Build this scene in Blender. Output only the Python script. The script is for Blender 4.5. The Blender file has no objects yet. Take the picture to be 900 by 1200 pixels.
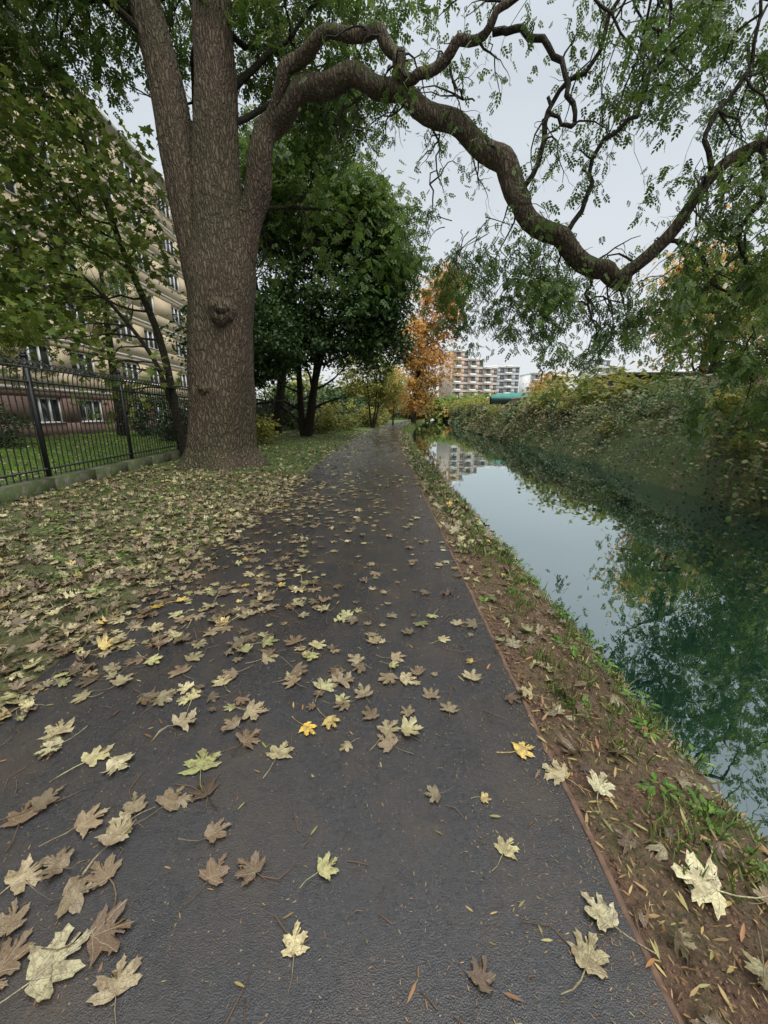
import bpy, math, numpy as np
from mathutils import Vector
rng = np.random.default_rng(7)
S = bpy.context.scene
S.view_settings.view_transform='Standard'; S.view_settings.look='None'; S.view_settings.exposure=0

# ------------------------------------------------------------------ terrain functions
def curve(Y):
    Y=np.asarray(Y,float)
    a=0.0014*np.clip(Y-12,0,48)**2
    return a+0.134*np.clip(Y-60,0,None)
def sst(x,a,b):
    t=np.clip((np.asarray(x,float)-a)/(b-a),0,1); return t*t*(3-2*t)
def fbank(Y): return 7.2+1.4*sst(Y,8,18)
def fenceX(Y): return -5.85-.083*np.asarray(Y,float)
_w=[(np.random.default_rng(i).normal(0,1,3),np.random.default_rng(i+99).uniform(0,6.28)) for i in range(14)]
def nz(x,y,z=0,f=1.0):
    s=0
    for i,(k,p) in enumerate(_w):
        s=s+np.sin(f*(0.6+0.22*i)*(k[0]*x+k[1]*y+k[2]*z)+p)/(1+.25*i)
    return s/4.0
PU=[-500,-60,-9,-8,-2.4,-1.95,.70,.78,1.15,1.5,1.68,1.85,2.3,4.5]
PZ=[.3,.3,.12,.12,.05,-.0,-.004,.008,-.025,-.15,-.36,-.7,-1.2,-1.4]
QV=[-2.5,-.8,-.2,0,.8,1.8,3,6,500]
QZ=[-1.4,-1.2,-.7,-.36,.5,1.2,1.6,1.8,1.8]
def gz(X,Y,noise=True):
    u=X-curve(Y); v=u-fbank(Y)
    z=np.where(u<4.5,np.interp(u,PU,PZ),np.interp(v,QV,QZ))
    if noise:
        m=np.clip((np.abs(u+.62)-1.36)/.4,0,1)*(np.abs(u)<60)
        z=z+m*(.018*nz(X,Y,0,3.0)+.012*nz(X,Y,3,9.0))+(v>0)*.12*nz(X,Y,1,1.2)
    return z

# ------------------------------------------------------------------ mesh helpers
def mesh_np(name,V,loops,counts,mat=None,smooth=False,face_attr=None,uv=None,pt_attr=None,parent=None,mats=None,midx=None):
    me=bpy.data.meshes.new(name)
    V=np.asarray(V,np.float32); loops=np.asarray(loops,np.int32).ravel(); counts=np.asarray(counts,np.int32)
    me.vertices.add(len(V)); me.vertices.foreach_set('co',V.ravel())
    me.loops.add(len(loops)); me.loops.foreach_set('vertex_index',loops)
    me.polygons.add(len(counts))
    st=np.concatenate([[0],np.cumsum(counts)[:-1]]).astype(np.int32)
    me.polygons.foreach_set('loop_start',st); me.polygons.foreach_set('loop_total',counts)
    if smooth: me.polygons.foreach_set('use_smooth',np.ones(len(counts),bool))
    if midx is not None: me.polygons.foreach_set('material_index',np.asarray(midx,np.int32))
    if face_attr:
        for k,a in face_attr.items():
            at=me.attributes.new(k,'FLOAT','FACE'); at.data.foreach_set('value',np.asarray(a,np.float32))
    if pt_attr:
        for k,a in pt_attr.items():
            at=me.attributes.new(k,'FLOAT','POINT'); at.data.foreach_set('value',np.asarray(a,np.float32))
    if uv is not None:
        l=me.uv_layers.new(name='UVMap'); l.data.foreach_set('uv',np.asarray(uv,np.float32).ravel())
    me.update(calc_edges=True); me.validate()
    ob=bpy.data.objects.new(name,me); S.collection.objects.link(ob)
    if mats:
        for m in mats: me.materials.append(m)
    elif mat: me.materials.append(mat)
    if parent: ob.parent=parent
    return ob
def empty(name,loc=(0,0,0)):
    e=bpy.data.objects.new(name,None); e.location=loc; S.collection.objects.link(e); 
    return e
def norm(a): return a/(np.linalg.norm(a,axis=-1,keepdims=True)+1e-9)
def scatter(name,P,tip,nrm,size,T,faces,mat,rnd=None,tone=None,uvT=None,parent=None,curl=None,smooth=False):
    n=len(P); T=np.asarray(T,float); k=len(T)
    y=norm(tip); x=norm(np.cross(y,nrm)); z=np.cross(x,y)
    Tn=np.broadcast_to(T,(n,k,3)).copy()
    if curl is not None:
        r2=T[None,:,0]**2+(T[None,:,1]-.35)**2
        Tn[:,:,2]+=curl[:,0:1]*r2+curl[:,1:2]*T[None,:,0]**2+curl[:,2:3]*np.abs(T[None,:,0])+curl[:,3:4]*np.sin(T[None,:,0]*7+T[None,:,1]*5+curl[:,1:2]*20)*.5*r2
        asp=rng.uniform(.72,1.12,(n,1)); ph=rng.uniform(0,6.28,(n,1))
        Tn[:,:,0]=Tn[:,:,0]*asp+.06*np.sin(T[None,:,1]*3.5+ph)*np.abs(T[None,:,1])+.03*np.sin(T[None,:,0]*13+ph*2)
        Tn[:,:,1]=Tn[:,:,1]+.04*np.sin(T[None,:,0]*6+ph*3)+.02*np.sin(T[None,:,1]*17+ph)
    Tn*=np.asarray(size).reshape(n,1,1)
    V=P[:,None,:]+Tn[:,:,0:1]*x[:,None,:]+Tn[:,:,1:2]*y[:,None,:]+Tn[:,:,2:3]*z[:,None,:]
    fl=np.concatenate([np.asarray(f) for f in faces]); fc=np.array([len(f) for f in faces])
    L=(fl[None,:]+(np.arange(n)*k)[:,None]).ravel(); C=np.tile(fc,n)
    if rnd is None: rnd=rng.random(n)
    if tone is None: tone=rng.random(n)
    fa={'rnd':np.repeat(rnd,len(fc)),'tone':np.repeat(tone,len(fc))}
    uv=None
    if uvT is not None: uv=np.tile(np.asarray(uvT)[fl],(n,1))
    return mesh_np(name,V.reshape(-1,3),L,C,mat,face_attr=fa,uv=uv,parent=parent,smooth=smooth)

def catmull(P,R,m=5):
    P=np.asarray(P,float); R=np.asarray(R,float)
    A=np.vstack([2*P[0]-P[1],P,2*P[-1]-P[-2]]); out=[];ro=[]
    for i in range(1,len(A)-2):
        for j in range(m):
            t=j/m
            p=.5*((2*A[i])+(-A[i-1]+A[i+1])*t+(2*A[i-1]-5*A[i]+4*A[i+1]-A[i+2])*t*t+(-A[i-1]+3*A[i]-3*A[i+1]+A[i+2])*t**3)
            out.append(p); ro.append(R[i-1]*(1-t)+R[i]*t)
    out.append(P[-1]); ro.append(R[-1])
    return np.array(out),np.array(ro)
def tubes(name,polys,sides,mat,parent=None,disp=None,cap=True):
    VV=[];LL=[];CC=[];off=0
    for P,R in polys:
        P=np.asarray(P,float);R=np.asarray(R,float);n=len(P)
        t=norm(np.gradient(P,axis=0))
        ref=np.array([1.,0,0]) if abs(t[0][0])<.8 else np.array([0,1.,0])
        xs=[];x=norm(ref-t[0]*ref.dot(t[0]))
        for i in range(n):
            x=x-t[i]*x.dot(t[i]); x=x/(np.linalg.norm(x)+1e-9); xs.append(x)
        xs=np.array(xs);ys=np.cross(t,xs)
        a=np.arange(sides)*2*np.pi/sides
        rr=R[:,None]*np.ones(sides)[None]
        if disp is not None: rr=disp(P,R,a)
        V=P[:,None]+rr[:,:,None]*(np.cos(a)[None,:,None]*xs[:,None]+np.sin(a)[None,:,None]*ys[:,None])
        VV.append(V.reshape(-1,3))
        i,j=np.meshgrid(np.arange(n-1),np.arange(sides),indexing='ij');j2=(j+1)%sides
        q=np.stack([i*sides+j,i*sides+j2,(i+1)*sides+j2,(i+1)*sides+j],-1).reshape(-1,4)+off
        LL.append(q.ravel());CC.append(np.full(len(q),4))
        if cap:
            LL.append(np.arange(sides)+(n-1)*sides+off);CC.append([sides])
        off+=n*sides
    return mesh_np(name,np.vstack(VV),np.concatenate(LL),np.concatenate(CC),mat,smooth=True,parent=parent)
class Boxes:
    def __init__(s): s.V=[];s.F=[];s.M=[]
    def add(s,x0,x1,y0,y1,z0,z1,m=0):
        o=len(s.V)
        s.V+= [(x0,y0,z0),(x1,y0,z0),(x1,y1,z0),(x0,y1,z0),(x0,y0,z1),(x1,y0,z1),(x1,y1,z1),(x0,y1,z1)]
        for f in ((0,3,2,1),(4,5,6,7),(0,1,5,4),(1,2,6,5),(2,3,7,6),(3,0,4,7)):
            s.F.append([i+o for i in f]); s.M.append(m)
    def build(s,name,mats,parent=None,loc=None,rotz=0):
        ob=mesh_np(name,np.array(s.V),np.array(s.F).ravel(),np.full(len(s.F),4),mats=mats,midx=s.M,parent=parent)
        if loc is not None: ob.location=loc; ob.rotation_euler[2]=rotz
        return ob

# ------------------------------------------------------------------ materials
class NT:
    def __init__(s,name):
        s.m=bpy.data.materials.new(name); s.m.use_nodes=True; s.t=s.m.node_tree; s.t.nodes.clear()
        s.out=s.n('ShaderNodeOutputMaterial')
    def n(s,t,**k):
        nd=s.t.nodes.new(t)
        for a,b in k.items(): setattr(nd,a,b)
        return nd
    def l(s,a,b): s.t.links.new(a,b)
    def setin(s,nd,i,v):
        if hasattr(v,'links'): s.l(v,nd.inputs[i])
        else: nd.inputs[i].default_value=v
    def math(s,op,a,b=None,c=None,clamp=False):
        nd=s.n('ShaderNodeMath',operation=op,use_clamp=clamp); s.setin(nd,0,a)
        if b is not None: s.setin(nd,1,b)
        if c is not None: s.setin(nd,2,c)
        return nd.outputs[0]
    def mix(s,f,a,b,bt='MIX'):
        nd=s.n('ShaderNodeMix',data_type='RGBA',blend_type=bt); s.setin(nd,0,f)
        s.setin(nd,6,a if hasattr(a,'links') else (*a,1)); s.setin(nd,7,b if hasattr(b,'links') else (*b,1)); return nd.outputs[2]
    def ramp(s,f,stops,interp='LINEAR'):
        nd=s.n('ShaderNodeValToRGB'); nd.color_ramp.interpolation=interp; e=nd.color_ramp.elements
        while len(e)<len(stops): e.new(.5)
        for x,(p,c) in zip(e,stops):
            x.position=p; x.color=(*c,1) if not np.isscalar(c) else (c,c,c,1)
        s.l(f,nd.inputs[0]); return nd.outputs[0]
    def noise(s,sc,det=3,vec=None,rough=.5,dist=0):
        nd=s.n('ShaderNodeTexNoise'); nd.inputs['Scale'].default_value=sc; nd.inputs['Detail'].default_value=det; nd.inputs['Roughness'].default_value=rough; nd.inputs['Distortion'].default_value=dist
        if vec is not None: s.l(vec,nd.inputs['Vector'])
        return nd.outputs[0]
    def pos(s,scale=None):
        g=s.n('ShaderNodeNewGeometry').outputs['Position']
        if scale is None: return g
        m=s.n('ShaderNodeMapping'); m.inputs['Scale'].default_value=scale; s.l(g,m.inputs[0]); return m.outputs[0]
    def attr(s,n): return s.n('ShaderNodeAttribute',attribute_name=n).outputs['Fac']
    def grey(s,v):
        cc=s.n('ShaderNodeCombineColor')
        for i in range(3): s.l(v,cc.inputs[i])
        return cc.outputs[0]
    def bump(s,h,st=.3,d=.02):
        b=s.n('ShaderNodeBump'); b.inputs['Strength'].default_value=st; b.inputs['Distance'].default_value=d; s.l(h,b.inputs['Height']); return b.outputs[0]
    def pr(s,col,rough=.6,spec=.5,nrm=None,metal=0):
        p=s.n('ShaderNodeBsdfPrincipled'); s.setin(p,'Base Color',col if hasattr(col,'links') else (*col,1)); s.setin(p,'Roughness',rough); s.setin(p,'Specular IOR Level',spec); s.setin(p,'Metallic',metal)
        if nrm is not None: s.l(nrm,p.inputs['Normal'])
        return p.outputs[0]
    def done(s,sh): s.l(sh,s.out.inputs[0]); return s.m
def leafmat(name,cols,transl=.3,rough=.5,dark=.45,gain=1.0):
    t=NT(name); n=len(cols)
    c=t.ramp(t.attr('rnd'),[(i/(n-1),tuple(x*gain for x in cc)) for i,cc in enumerate(cols)])
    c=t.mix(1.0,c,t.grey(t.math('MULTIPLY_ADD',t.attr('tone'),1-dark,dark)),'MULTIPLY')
    p=t.pr(c,rough,.35)
    tr=t.n('ShaderNodeBsdfTranslucent'); t.l(c,tr.inputs[0])
    m=t.n('ShaderNodeMixShader'); m.inputs[0].default_value=transl; t.l(p,m.inputs[1]); t.l(tr.outputs[0],m.inputs[2])
    return t.done(m.outputs[0])
def flat(name,col,rough=.7,ns=8,amt=.25,metal=0,bs=.2):
    t=NT(name); n=t.noise(ns,4,t.pos()); c=t.mix(n,tuple(x*(1-amt) for x in col),tuple(min(1,x*(1+amt)) for x in col))
    return t.done(t.pr(c,rough,.4,t.bump(n,bs,.01),metal))
def bark(name,c1,c2,moss=.5,sc=1):
    t=NT(name)
    n1=t.noise(20*sc,6,t.pos((1,1,.16)),.65,.8); n2=t.noise(.9,3,t.pos(),.5); n3=t.noise(60*sc,3,t.pos((1,1,.4))); n0=t.noise(.9,4,t.pos())
    vor=t.n('ShaderNodeTexVoronoi',feature='DISTANCE_TO_EDGE'); vor.inputs['Scale'].default_value=16*sc
    wv=t.n('ShaderNodeMapping'); wv.inputs['Scale'].default_value=(1,1,.2); 
    add=t.n('ShaderNodeVectorMath',operation='ADD'); nn=t.n('ShaderNodeTexNoise'); nn.inputs['Scale'].default_value=6; t.l(t.pos(),nn.inputs['Vector'])
    scl=t.n('ShaderNodeVectorMath',operation='SCALE'); scl.inputs['Scale'].default_value=.12; t.l(nn.outputs['Color'],scl.inputs[0]); t.l(t.pos(),add.inputs[0]); t.l(scl.outputs[0],add.inputs[1]); t.l(add.outputs[0],wv.inputs[0]); t.l(wv.outputs[0],vor.inputs['Vector'])
    ve=t.math('MULTIPLY',vor.outputs[0],3.5,clamp=True)
    c=t.mix(t.ramp(n1,[(.32,0),(.68,1)]),c1,c2)
    c=t.mix(t.math('MULTIPLY',t.ramp(n0,[(.4,0),(.65,1)]),.35),c,tuple(x*.55 for x in c1))
    g=t.n('ShaderNodeNewGeometry'); sx=t.n('ShaderNodeSeparateXYZ'); t.l(g.outputs['Normal'],sx.inputs[0])
    up=t.math('MULTIPLY_ADD',sx.outputs[2],.75,.22,clamp=True)
    mm=t.math('MULTIPLY',t.ramp(n2,[(.30,.15),(.62,1)]),t.math('MULTIPLY',up,moss*1.7),clamp=True)
    c=t.mix(mm,c,(.085,.10,.035))
    c=t.mix(t.math('MULTIPLY',t.math('SUBTRACT',1,ve),.7),c,tuple(x*.3 for x in c1))
    h=t.math('ADD',t.math('ADD',t.math('MULTIPLY',n1,1.0),t.math('MULTIPLY',ve,.9)),t.math('MULTIPLY',n3,.35))
    return t.done(t.pr(c,.85,.25,t.bump(h,.9,.05)))
M_bark=bark('bark_grey_brown',(.085,.060,.042),(.205,.152,.108),.7)
M_bark2=bark('bark_dark',(.035,.028,.02),(.10,.08,.055),.4,2)
# wet asphalt
t=NT('wet_asphalt'); P=t.pos()
big=t.noise(1.6,6,t.pos((1.2,.35,1)),.62); fine=t.noise(300,3,P,.7); mid=t.noise(45,5,P,.7)
vo=t.n('ShaderNodeTexVoronoi'); vo.inputs['Scale'].default_value=260; t.l(P,vo.inputs['Vector'])
c=t.mix(t.ramp(mid,[(.3,0),(.7,1)]),(.010,.0098,.0105),(.028,.026,.0255))
c=t.mix(t.ramp(fine,[(.56,0),(.70,.8)]),c,(.11,.105,.10))
c=t.mix(t.math('MULTIPLY',t.ramp(t.noise(2.6,6,P,.65),[(.46,0),(.72,1)]),.6),c,(.055,.038,.022))
c=t.mix(t.math('MULTIPLY',t.ramp(t.noise(9,5,P,.6,1.0),[(.56,0),(.66,1)]),.4),c,(.008,.0075,.007))
for sc_,th,cl in ((31,.085,(.20,.13,.06)),(57,.11,(.10,.06,.03)),(12,.035,(.30,.24,.13))):
    vs=t.n('ShaderNodeTexVoronoi'); vs.inputs['Scale'].default_value=sc_; t.l(P,vs.inputs['Vector'])
    c=t.mix(t.math('MULTIPLY',t.math('LESS_THAN',vs.outputs['Distance'],th),.8),c,cl)
r=t.ramp(big,[(.42,.08),(.56,.36)])
h=t.math('ADD',t.math('MULTIPLY',vo.outputs['Distance'],.5),t.math('ADD',t.math('MULTIPLY',fine,.5),t.math('MULTIPLY',mid,.8)))
M_asph=t.done(t.pr(c,r,.5,t.bump(h,.5,.005)))
# ground
t=NT('ground_soil_grass'); P=t.pos()
a=t.noise(4,6,P,.6); b=t.noise(35,5,P,.65); d=t.noise(120,3,P)
soil=t.mix(t.ramp(b,[(.3,0),(.7,1)]),(.035,.021,.013),(.16,.092,.055))
soil=t.mix(t.ramp(d,[(.6,0),(.75,.7)]),soil,(.25,.17,.10))
grass=t.mix(t.ramp(b,[(.3,0),(.7,1)]),(.035,.06,.016),(.11,.16,.04))
lit=t.mix(t.ramp(b,[(.35,0),(.65,1)]),(.03,.028,.013),(.13,.11,.045))
c=t.mix(t.attr('litter'),soil,lit)
gm=t.math('MULTIPLY_ADD',t.math('SUBTRACT',a,.5),2.0,t.attr('grass'),clamp=True)
gm=t.math('MULTIPLY',gm,t.ramp(t.attr('grass'),[(0,0),(.15,1)]))
c=t.mix(gm,c,grass)
M_ground=t.done(t.pr(c,.7,.35,t.bump(t.math('ADD',t.math('MULTIPLY',b,1.6),t.math('MULTIPLY',d,.5)),.9,.03)))
# water
t=NT('canal_water')
w=t.noise(1.3,3,t.pos((1,.6,1)),.5); w2=t.noise(7,2,t.pos())
bp=t.bump(t.math('ADD',w,t.math('MULTIPLY',w2,.08)),.10,.035)
df=t.n('ShaderNodeBsdfDiffuse'); df.inputs[0].default_value=(.005,.018,.011,1)
gl=t.n('ShaderNodeBsdfGlossy'); gl.inputs[0].default_value=(.84,.94,.95,1); gl.inputs['Roughness'].default_value=.008; t.l(bp,gl.inputs['Normal'])
fr=t.n('ShaderNodeFresnel'); fr.inputs[0].default_value=1.33; t.l(bp,fr.inputs[1])
f=t.math('MULTIPLY_ADD',t.math('POWER',fr.outputs[0],.45),.76,.20,clamp=True)
m=t.n('ShaderNodeMixShader'); t.l(f,m.inputs[0]); t.l(df.outputs[0],m.inputs[1]); t.l(gl.outputs[0],m.inputs[2])
M_water=t.done(m.outputs[0])
# fallen maple leaves
t=NT('fallen_maple_leaf'); r_=t.attr('rnd')
c=t.ramp(r_,[(0,(.08,.05,.028)),(.14,(.15,.10,.055)),(.3,(.25,.19,.11)),(.45,(.36,.30,.17)),(.6,(.44,.39,.19)),(.75,(.34,.36,.13)),(.9,(.52,.47,.27)),(1,(.62,.42,.06))])
P=t.pos(); bl=t.noise(34,5,P,.65); bl2=t.noise(90,3,P,.6)
c=t.mix(t.math('MULTIPLY',t.ramp(bl,[(.44,0),(.60,1)]),.6),c,(.12,.075,.04))
c=t.mix(t.math('MULTIPLY',t.ramp(bl2,[(.58,0),(.66,1)]),.6),c,(.07,.042,.025))
uvn=t.n('ShaderNodeUVMap'); sx=t.n('ShaderNodeSeparateXYZ'); t.l(uvn.outputs[0],sx.inputs[0])
vein=None
for ang in (0,41,-41,78,-78):
    dx,dy=math.sin(math.radians(ang)),math.cos(math.radians(ang))
    cr=t.math('ABSOLUTE',t.math('SUBTRACT',t.math('MULTIPLY',sx.outputs[0],dy),t.math('MULTIPLY',sx.outputs[1],dx)))
    al=t.math('ADD',t.math('MULTIPLY',sx.outputs[0],dx),t.math('MULTIPLY',sx.outputs[1],dy))
    k=t.math('MULTIPLY',t.math('SUBTRACT',1,t.math('MULTIPLY',cr,60),clamp=True),t.math('GREATER_THAN',al,0))
    vein=k if vein is None else t.math('MAXIMUM',vein,k)
vv=t.n('ShaderNodeTexVoronoi',feature='DISTANCE_TO_EDGE'); vv.inputs['Scale'].default_value=9; t.l(uvn.outputs[0],vv.inputs['Vector'])
fv=t.math('SUBTRACT',1,t.math('MULTIPLY',vv.outputs[0],14),clamp=True)
c=t.mix(t.math('MULTIPLY',fv,.3),c,(.18,.12,.07))
c=t.mix(t.math('MULTIPLY',vein,.45),c,(.50,.42,.26))
c=t.mix(1.0,c,t.grey(t.math('MULTIPLY_ADD',t.attr('tone'),.65,.42)),'MULTIPLY')
M_leaf=t.done(t.pr(c,.32,.5,t.bump(t.math('ADD',t.math('MULTIPLY_ADD',bl,1.2,vein),t.math('MULTIPLY',fv,-.5)),.6,.003)))
M_narrow=leafmat('willow_leaf_litter',[(.10,.055,.03),(.28,.15,.06),(.40,.28,.10),(.24,.24,.08),(.36,.15,.06)],.1,.45,.5)
M_crown=leafmat('foliage_green',[(.04,.078,.016),(.07,.125,.023),(.11,.165,.032),(.19,.215,.045)],.45,.5,.35,1.4)
M_maple=leafmat('foliage_maple',[(.055,.095,.018),(.10,.155,.028),(.17,.21,.04),(.31,.29,.055)],.5,.5,.4,1.4)
M_dark=leafmat('foliage_dark',[(.022,.048,.013),(.042,.08,.02),(.07,.11,.028)],.25,.45,.4,1.3)
M_yel=leafmat('foliage_yellow_green',[(.13,.18,.04),(.22,.25,.06),(.38,.34,.07),(.14,.19,.045)],.45,.5,.4,1.2)
M_org=leafmat('foliage_orange',[(.46,.22,.08),(.62,.32,.10),(.66,.42,.13),(.50,.38,.13)],.5,.5,.5,1.15)
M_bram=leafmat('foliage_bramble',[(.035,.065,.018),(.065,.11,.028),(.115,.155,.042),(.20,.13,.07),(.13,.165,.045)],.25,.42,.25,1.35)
M_grass=leafmat('grass_blades',[(.05,.09,.018),(.09,.15,.03),(.16,.22,.05),(.25,.24,.10)],.3,.5,.5,1.15)
M_lawn=leafmat('lawn_blades',[(.07,.14,.02),(.13,.24,.035),(.20,.32,.05),(.22,.30,.07)],.4,.5,.6,1.4)
M_herb=leafmat('herb_leaves',[(.06,.14,.02),(.12,.24,.035),(.18,.30,.05)],.35,.45,.6)
M_willow=leafmat('foliage_light',[(.07,.125,.028),(.13,.20,.038),(.21,.26,.05),(.31,.31,.07)],.5,.5,.4,1.3)

# ------------------------------------------------------------------ ground sheet
ys=np.concatenate([np.arange(-30,-1,3.),np.arange(-1,8,.07),np.arange(8,30,.35),np.arange(30,130,2.5),np.arange(130,900,60.)])
us=np.concatenate([[-500,-200,-90,-60],np.arange(-40,-10,3.),np.arange(-9,-2.2,.4),np.arange(-2.2,.7,.3),np.arange(.7,2.4,.05),[2.7,3.3,4,4.5,5,5.5,6]])
vs_=np.concatenate([np.arange(-1,4,.25),[5,6,8,12,20,40,90,200,500]])
UU=[]
for Y in ys:
    fb=float(fbank(Y)); u=np.concatenate([us,fb+vs_]); UU.append(u+float(curve(Y)))
X=np.array(UU); Yg=np.broadcast_to(ys[:,None],X.shape)
edge=.06*nz(0,Yg,0,2.2)+.04*nz(0,Yg,5,7)
u=X-curve(Yg); 
Z=gz(X,Yg); near=(u>1.2)&(u<2.4)
Z=np.where(near,gz(X+edge,Yg),Z)
nr,nc=X.shape
i,j=np.meshgrid(np.arange(nr-1),np.arange(nc-1),indexing='ij')
q=np.stack([i*nc+j,i*nc+j+1,(i+1)*nc+j+1,(i+1)*nc+j],-1).reshape(-1,4)
beh=X<fenceX(Yg)
grassw=np.where(beh,1,0)+np.where((~beh)&(u<-2),.3+.65*sst(Yg,7,15),0)+np.where((u>.75)&(u<1.6),.1+.6*sst(Yg,3.5,9),0)+np.where(u>5,.9,0)
litw=np.where((u<-1.9)&(~beh),1-.4*sst(Yg,14,30),0)+np.where(beh,.3,0)
mesh_np('ground',np.stack([X,Yg,Z],-1).reshape(-1,3),q.ravel(),np.full(len(q),4),M_ground,smooth=True,pt_attr={'grass':np.clip(grassw,0,1).ravel(),'litter':np.clip(litw,0,1).ravel()})
# path
yp=np.concatenate([np.arange(-12,0,1.),np.arange(0,14,.1),np.arange(14,60,.7),np.arange(60,240,4.)])
uu=np.array([0,.03,.12,.3,.5,.7,.88,1.0])
XL=-2.02+.05*nz(0,yp,2,2)+.03*nz(0,yp,2,9); XR=.735+0*yp
Xp=XL[:,None]+(XR-XL)[:,None]*uu[None]+curve(yp)[:,None]; Yp=np.broadcast_to(yp[:,None],Xp.shape)
Zp=.012+.016*np.sin(np.pi*uu)[None]+.0*Xp
nr,nc=Xp.shape; i,j=np.meshgrid(np.arange(nr-1),np.arange(nc-1),indexing='ij')
q=np.stack([i*nc+j,i*nc+j+1,(i+1)*nc+j+1,(i+1)*nc+j],-1).reshape(-1,4)
mesh_np('asphalt_path',np.stack([Xp,Yp,Zp],-1).reshape(-1,3),q.ravel(),np.full(len(q),4),M_asph,smooth=True)
def pathz(u): return .012+.016*np.sin(np.pi*np.clip((u+2.02)/2.755,0,1))
# timber edging
ye=np.concatenate([np.arange(-3,8,.05),np.arange(8,60,1.)])
wv=.006*nz(0,ye,7,3)+.004*nz(0,ye,7,25); wz=.006*nz(0,ye,1,9)-.003
prof=[(.737,-.05),(.737,.012),(.741,.016),(.755,.015),(.761,.010),(.761,-.05)]
V=np.array([[(a_+c_+w_,y_,z_+zz_) for (a_,z_) in prof] for y_,c_,w_,zz_ in zip(ye,curve(ye),wv,wz)])
nr,nc=V.shape[:2]; i,j=np.meshgrid(np.arange(nr-1),np.arange(nc-1),indexing='ij')
q=np.stack([i*nc+j,i*nc+j+1,(i+1)*nc+j+1,(i+1)*nc+j],-1).reshape(-1,4)
mesh_np('path_edging',V.reshape(-1,3),q.ravel(),np.full(len(q),4),flat('edging_timber',(.11,.065,.042),.8,24,.8),smooth=False)
# water
yw=np.concatenate([np.arange(-30,130,2.),np.arange(130,900,60.)])
V=[];
for y_ in yw:
    c_=float(curve(y_)); V+=[(c_+1.45,y_,-.36),(c_+float(fbank(y_))+.5,y_,-.36)]
i=np.arange(len(yw)-1)*2; q=np.stack([i,i+1,i+3,i+2],-1)
mesh_np('canal_water',V,q.ravel(),np.full(len(q),4),M_water)

# ------------------------------------------------------------------ fallen leaves
half=[(0,1),(.05,.90),(.14,.86),(.11,.76),(.19,.70),(.12,.55),(.15,.50),(.27,.60),(.34,.665),(.42,.66),(.58,.66),(.52,.55),(.60,.48),(.50,.42),(.42,.32),(.36,.26),(.46,.24),(.56,.22),(.68,.14),(.54,.08),(.50,.0),(.36,.0),(.22,-.07),(.10,-.09)]
outl=half+[(0,-.01)]+[(-a_,b_) for a_,b_ in half[:0:-1]]
def maple_template(outl,rings=(.55,1.0),stem=True):
    n=len(outl);T=[(0,.3,0)];F=[]
    for s in rings:
        for a_,b_ in outl: T.append((a_*s,.3+(b_-.3)*s,0))
    for k in range(n):
        F.append([0,1+k,1+(k+1)%n][::-1])
        for r0 in range(len(rings)-1):
            a0=1+r0*n;b0=a0+n; F.append([a0+k,b0+k,b0+(k+1)%n,a0+(k+1)%n][::-1])
    if stem:
        o=len(T); w=.018
        for s,(sx_,sy_) in enumerate([(0,0.02),(.03,-.35),(.09,-.7),(.22,-1.05)]):
            T+= [(sx_-w,sy_,.0),(sx_+w,sy_,.0),(sx_,sy_,.035)]
            if s: 
                p_=o+(s-1)*3;q_=o+s*3
                for e in range(3): F.append([p_+e,p_+(e+1)%3,q_+(e+1)%3,q_+e])
    return np.array(T,float),F
T_hi,F_hi=maple_template(outl)
lo=[outl[k] for k in (0,2,5,7,10,12,15,18,20,23,24,25,28,30,33,36,38,41,43,46)]
T_lo,F_lo=maple_template(lo,(1.0,),False)
def leaf_batch(name,X,Y,size,T,F,lift=.004,rnd=None,curlamt=.35,tilt=.12,ang=None,tone=None):
    n=len(X); u=X-curve(Y)
    onp=(u>-2.0)&(u<.735)
    z=np.where(onp,pathz(u),gz(X,Y))+lift+rng.random(n)*.006+np.where(onp,0,rng.random(n)*.02)
    a_=rng.uniform(0,6.283,n) if ang is None else ang
    tip=np.stack([np.cos(a_),np.sin(a_),rng.normal(0,tilt,n)],-1); nr=np.stack([rng.normal(0,tilt,n),rng.normal(0,tilt,n),np.ones(n)],-1)
    flip=rng.random(n)<.4; nr[flip]*=-1
    sg=np.where(flip,-1,1)
    cu=np.stack([rng.normal(.12,curlamt,n)*sg,rng.normal(0,curlamt,n)*sg,rng.normal(.03,.10,n)*sg,rng.normal(0,.5,n)],-1)*np.clip(rng.random(n)*1.4,0.15,1)[:,None]
    z+=size*.03
    return scatter(name,np.stack([X,Y,z],-1),tip,nr,size,T,F,M_leaf,rnd=rnd,tone=rng.random(n) if tone is None else tone,uvT=T[:,:2],curl=cu)
fl_parent=empty('fallen_leaves')
def addp(o): o.parent=fl_parent; return o
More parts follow.
